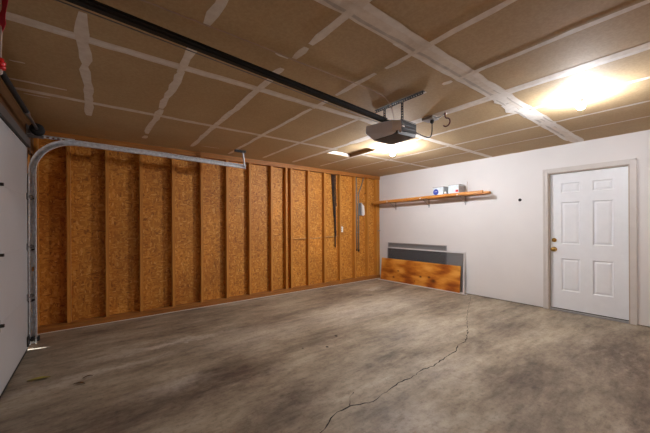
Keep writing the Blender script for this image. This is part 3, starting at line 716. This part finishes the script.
# bundle of black cables
ys_ = YB - .03
for i, (x0_, x1_, w, zb, dy) in enumerate(((4.01, 4.062, .011, .80, 0), (4.045, 4.085, .008, 1.05, .0), (3.975, 4.036, .009, 1.45, 0), (4.075, 4.098, .007, 1.75, 0))):
    c_ = MB(); c_.tube(bez([(x0_, ys_, 2.362), (x0_ * .8 + x1_ * .2, ys_ - .01, 1.95), (x0_ * .1 + x1_ * .9, ys_, 1.5), (x1_, ys_, zb)]), w, 7)
    tag(c_.build('hanging_cable', M['black']), ['thick black cable hanging lowest down the strand board', 'black cable just right of the thick one, ending above it', 'black cable leftmost in the bundle, ending halfway down', 'shortest black cable, on the right of the hanging bundle'][i], 'cable', 'black cables hanging on the strand board')
# two conduits with saddle clips and a white box
for i, (dx, zb) in enumerate(((0, .72), (.065, .70))):
    c_ = MB(); x = 4.70 + dx
    top = [(x + (.16 if i else 0), YB - .02, 2.365), (x + (.10 if i else 0), YB - .02, 2.2), (x, YB - .02, 2.0)]
    c_.tube(top + [(x, YB - .02, 1.5), (x, YB - .02, zb)], .013, 10)
    co_ = c_.build('conduit', M['cgrey']); tag(co_, ['grey conduit running straight down the strand board beside a stud', 'grey conduit bending right at the top, beside the straight one'][i], 'conduit', 'grey conduits on the strand board')
    e_ = MB(); e_.tube([(x, YB - .02, zb - .03), (x, YB - .02, zb + .02)], .019, 10); e_.build('end_fitting', M['black'], co_)
    for zc in (1.10, 1.95): 
        e_ = MB(); e_.tube([(x, YB - .02, zc), (x, YB - .02, zc + .02)], .018, 10); e_.build('clip', M['steel'], co_)
jb_ = thing('junction_box', (4.85, YB - .03, 1.6), 'white junction box mounted beside the grey conduits', 'junction box')
b_ = MB(); b_.box((4.80, YB - .06, 1.50), (4.845, YB - .001, 1.79), bev=.004); b_.build('box_body', M['alug'], jb_)
b_ = MB(); b_.hull([(4.846, YB - .05, 1.50), (4.846, YB - .048, 1.50), (4.846, YB - .05, 1.77), (4.92, YB - .045, 1.72), (4.95, YB - .04, 1.56), (4.95, YB - .038, 1.52), (4.90, YB - .04, 1.49), (4.90, YB - .038, 1.74)]); b_.build('paper_label', M['plastic'], jb_)
kn = MB(); kn.lathe((4.96 + .04, YB - .001, 2.02), (0, -1, 0), [(0, .022), (.02, .022), (.03, .010)], 10)
tag(kn.build('cable_clamp', M['black']), 'small black clamp on the strand board near the corner above the shelf', 'clamp')
rp = MB(); rp.tube([(2.967, YW + .06, 1.025), (3.10, YB - .012, 1.01), (3.32, YW + .05, 1.02), (3.345, YW + .03, 1.02), (3.37, YW + .05, 1.02), (3.53, YB - .012, 1.01), (3.725, YW + .05, 1.03), (3.745, YW + .03, 1.035), (3.77, YW + .05, 1.035), (3.95, YB - .012, 1.03), (4.14, YW + .06, 1.045)], .006, 6)
tag(rp.build('horizontal_cable', M['rope']), 'tan cable running level through the studs at waist height', 'cable')
sp_ = MB(); sp_.tube([(5.33, YW - .012, 1.14), (5.40, YW - .012, 1.14)], .010, 8); sp_.box((5.335, YW - .012, 1.13), (5.345, YW + .001, 1.15))
tag(sp_.build('corner_peg', M['steel']), 'short dark peg on the corner stud under the shelf end', 'peg')

# ------------------------------------------------------------------ leaves on the floor
def leaf(x, y, L, W, a, mat, label, group=None):
    m_ = MB(); n = 8; prev = None
    for i in range(n + 1):
        t = i / n; w = W * math.sin(math.pi * min(.98, t + .02)) * .5; c = Vector((x + math.cos(a) * L * (t - .5), y + math.sin(a) * L * (t - .5), .003 + .007 * math.sin(math.pi * t)))
        nn = Vector((-math.sin(a), math.cos(a), 0)); cur = [m_.bm.verts.new(c + nn*w + Vector((0, 0, .004))), m_.bm.verts.new(c), m_.bm.verts.new(c - nn*w + Vector((0, 0, .004)))]
        if prev:
            for k_ in (0, 1): m_.bm.faces.new((prev[k_], prev[k_+1], cur[k_+1], cur[k_]))
        prev = cur
    tag(m_.build('dry_leaf', mat, None, .001), label, 'leaf', group)
leaf(-.395, 3.457, .15, .045, R(-10), M['leaf'], 'curled yellow-green leaf on the floor by the garage door')
leaf(-.124, 3.15, .09, .03, R(-30), M['dleaf'], 'dead brown leaf on the floor, nearest the camera of the pair', 'dead brown leaves by the garage door')
leaf(-.07, 3.25, .07, .02, R(10), M['dleaf'], 'smaller dead brown leaf just behind its neighbour on the floor', 'dead brown leaves by the garage door')

# ------------------------------------------------------------------ driveway outside, daylight under the door corner
gv = MB(); gv.box((-5.0, -2.0, -.12), (-.752, 6.5, -.02)); tag(gv.build('driveway', M['ground']), 'concrete driveway outside the garage door', 'driveway', kind='structure')
w = bpy.data.worlds.new('World'); bpy.context.scene.world = w; w.use_nodes = True
nt = w.node_tree; nt.nodes.clear(); o_ = nt.nodes.new('ShaderNodeOutputWorld'); bg = nt.nodes.new('ShaderNodeBackground'); sky = nt.nodes.new('ShaderNodeTexSky')
sky.sky_type = 'NISHITA'; sky.sun_disc = False; sky.sun_elevation = R(25); sky.sun_rotation = R(-100)
nt.links.new(sky.outputs[0], bg.inputs[0]); bg.inputs[1].default_value = 0.25; nt.links.new(bg.outputs[0], o_.inputs[0])
su = bpy.data.lights.new('sun', 'SUN'); su.energy = 22; su.angle = R(7.0); su.color = (.86, .93, 1)
so_ = bpy.data.objects.new('sun', su); C.objects.link(so_)
so_.rotation_euler = Vector((1, -.26, -.30)).to_track_quat('-Z', 'Y').to_euler()

# ------------------------------------------------------------------ camera
f, cy, yaw, roll, hc_ = 298.1, 224.62, R(52.634), R(-.287), 1.2908
fw = Vector((math.cos(yaw), math.sin(yaw), 0)); rt_ = Vector((math.sin(yaw), -math.cos(yaw), 0)); up = Vector((0, 0, 1))
c, s = math.cos(roll), math.sin(roll)
Rv = rt_ * c + up * s; Uv = rt_ * (-s) + up * c
cam = bpy.data.cameras.new('camera'); cam.sensor_width = 36; cam.sensor_fit = 'HORIZONTAL'; cam.lens = f / 650 * 36
cam.shift_x = 0; cam.shift_y = (cy - 216.5) / 650; cam.clip_start = .05
co = bpy.data.objects.new('camera', cam); C.objects.link(co)
mt = Matrix((Rv, Uv, -fw)).transposed().to_4x4(); mt.translation = (0, 0, hc_); co.matrix_world = mt
sc = bpy.context.scene; sc.camera = co
sc.view_settings.view_transform = 'Standard'; sc.view_settings.look = 'None'; sc.view_settings.exposure = 1.5; sc.view_settings.gamma = 1.0
sc.view_settings.use_curve_mapping = False
sc.cycles.max_bounces = 12; sc.cycles.diffuse_bounces = 8; sc.cycles.sample_clamp_indirect = 4
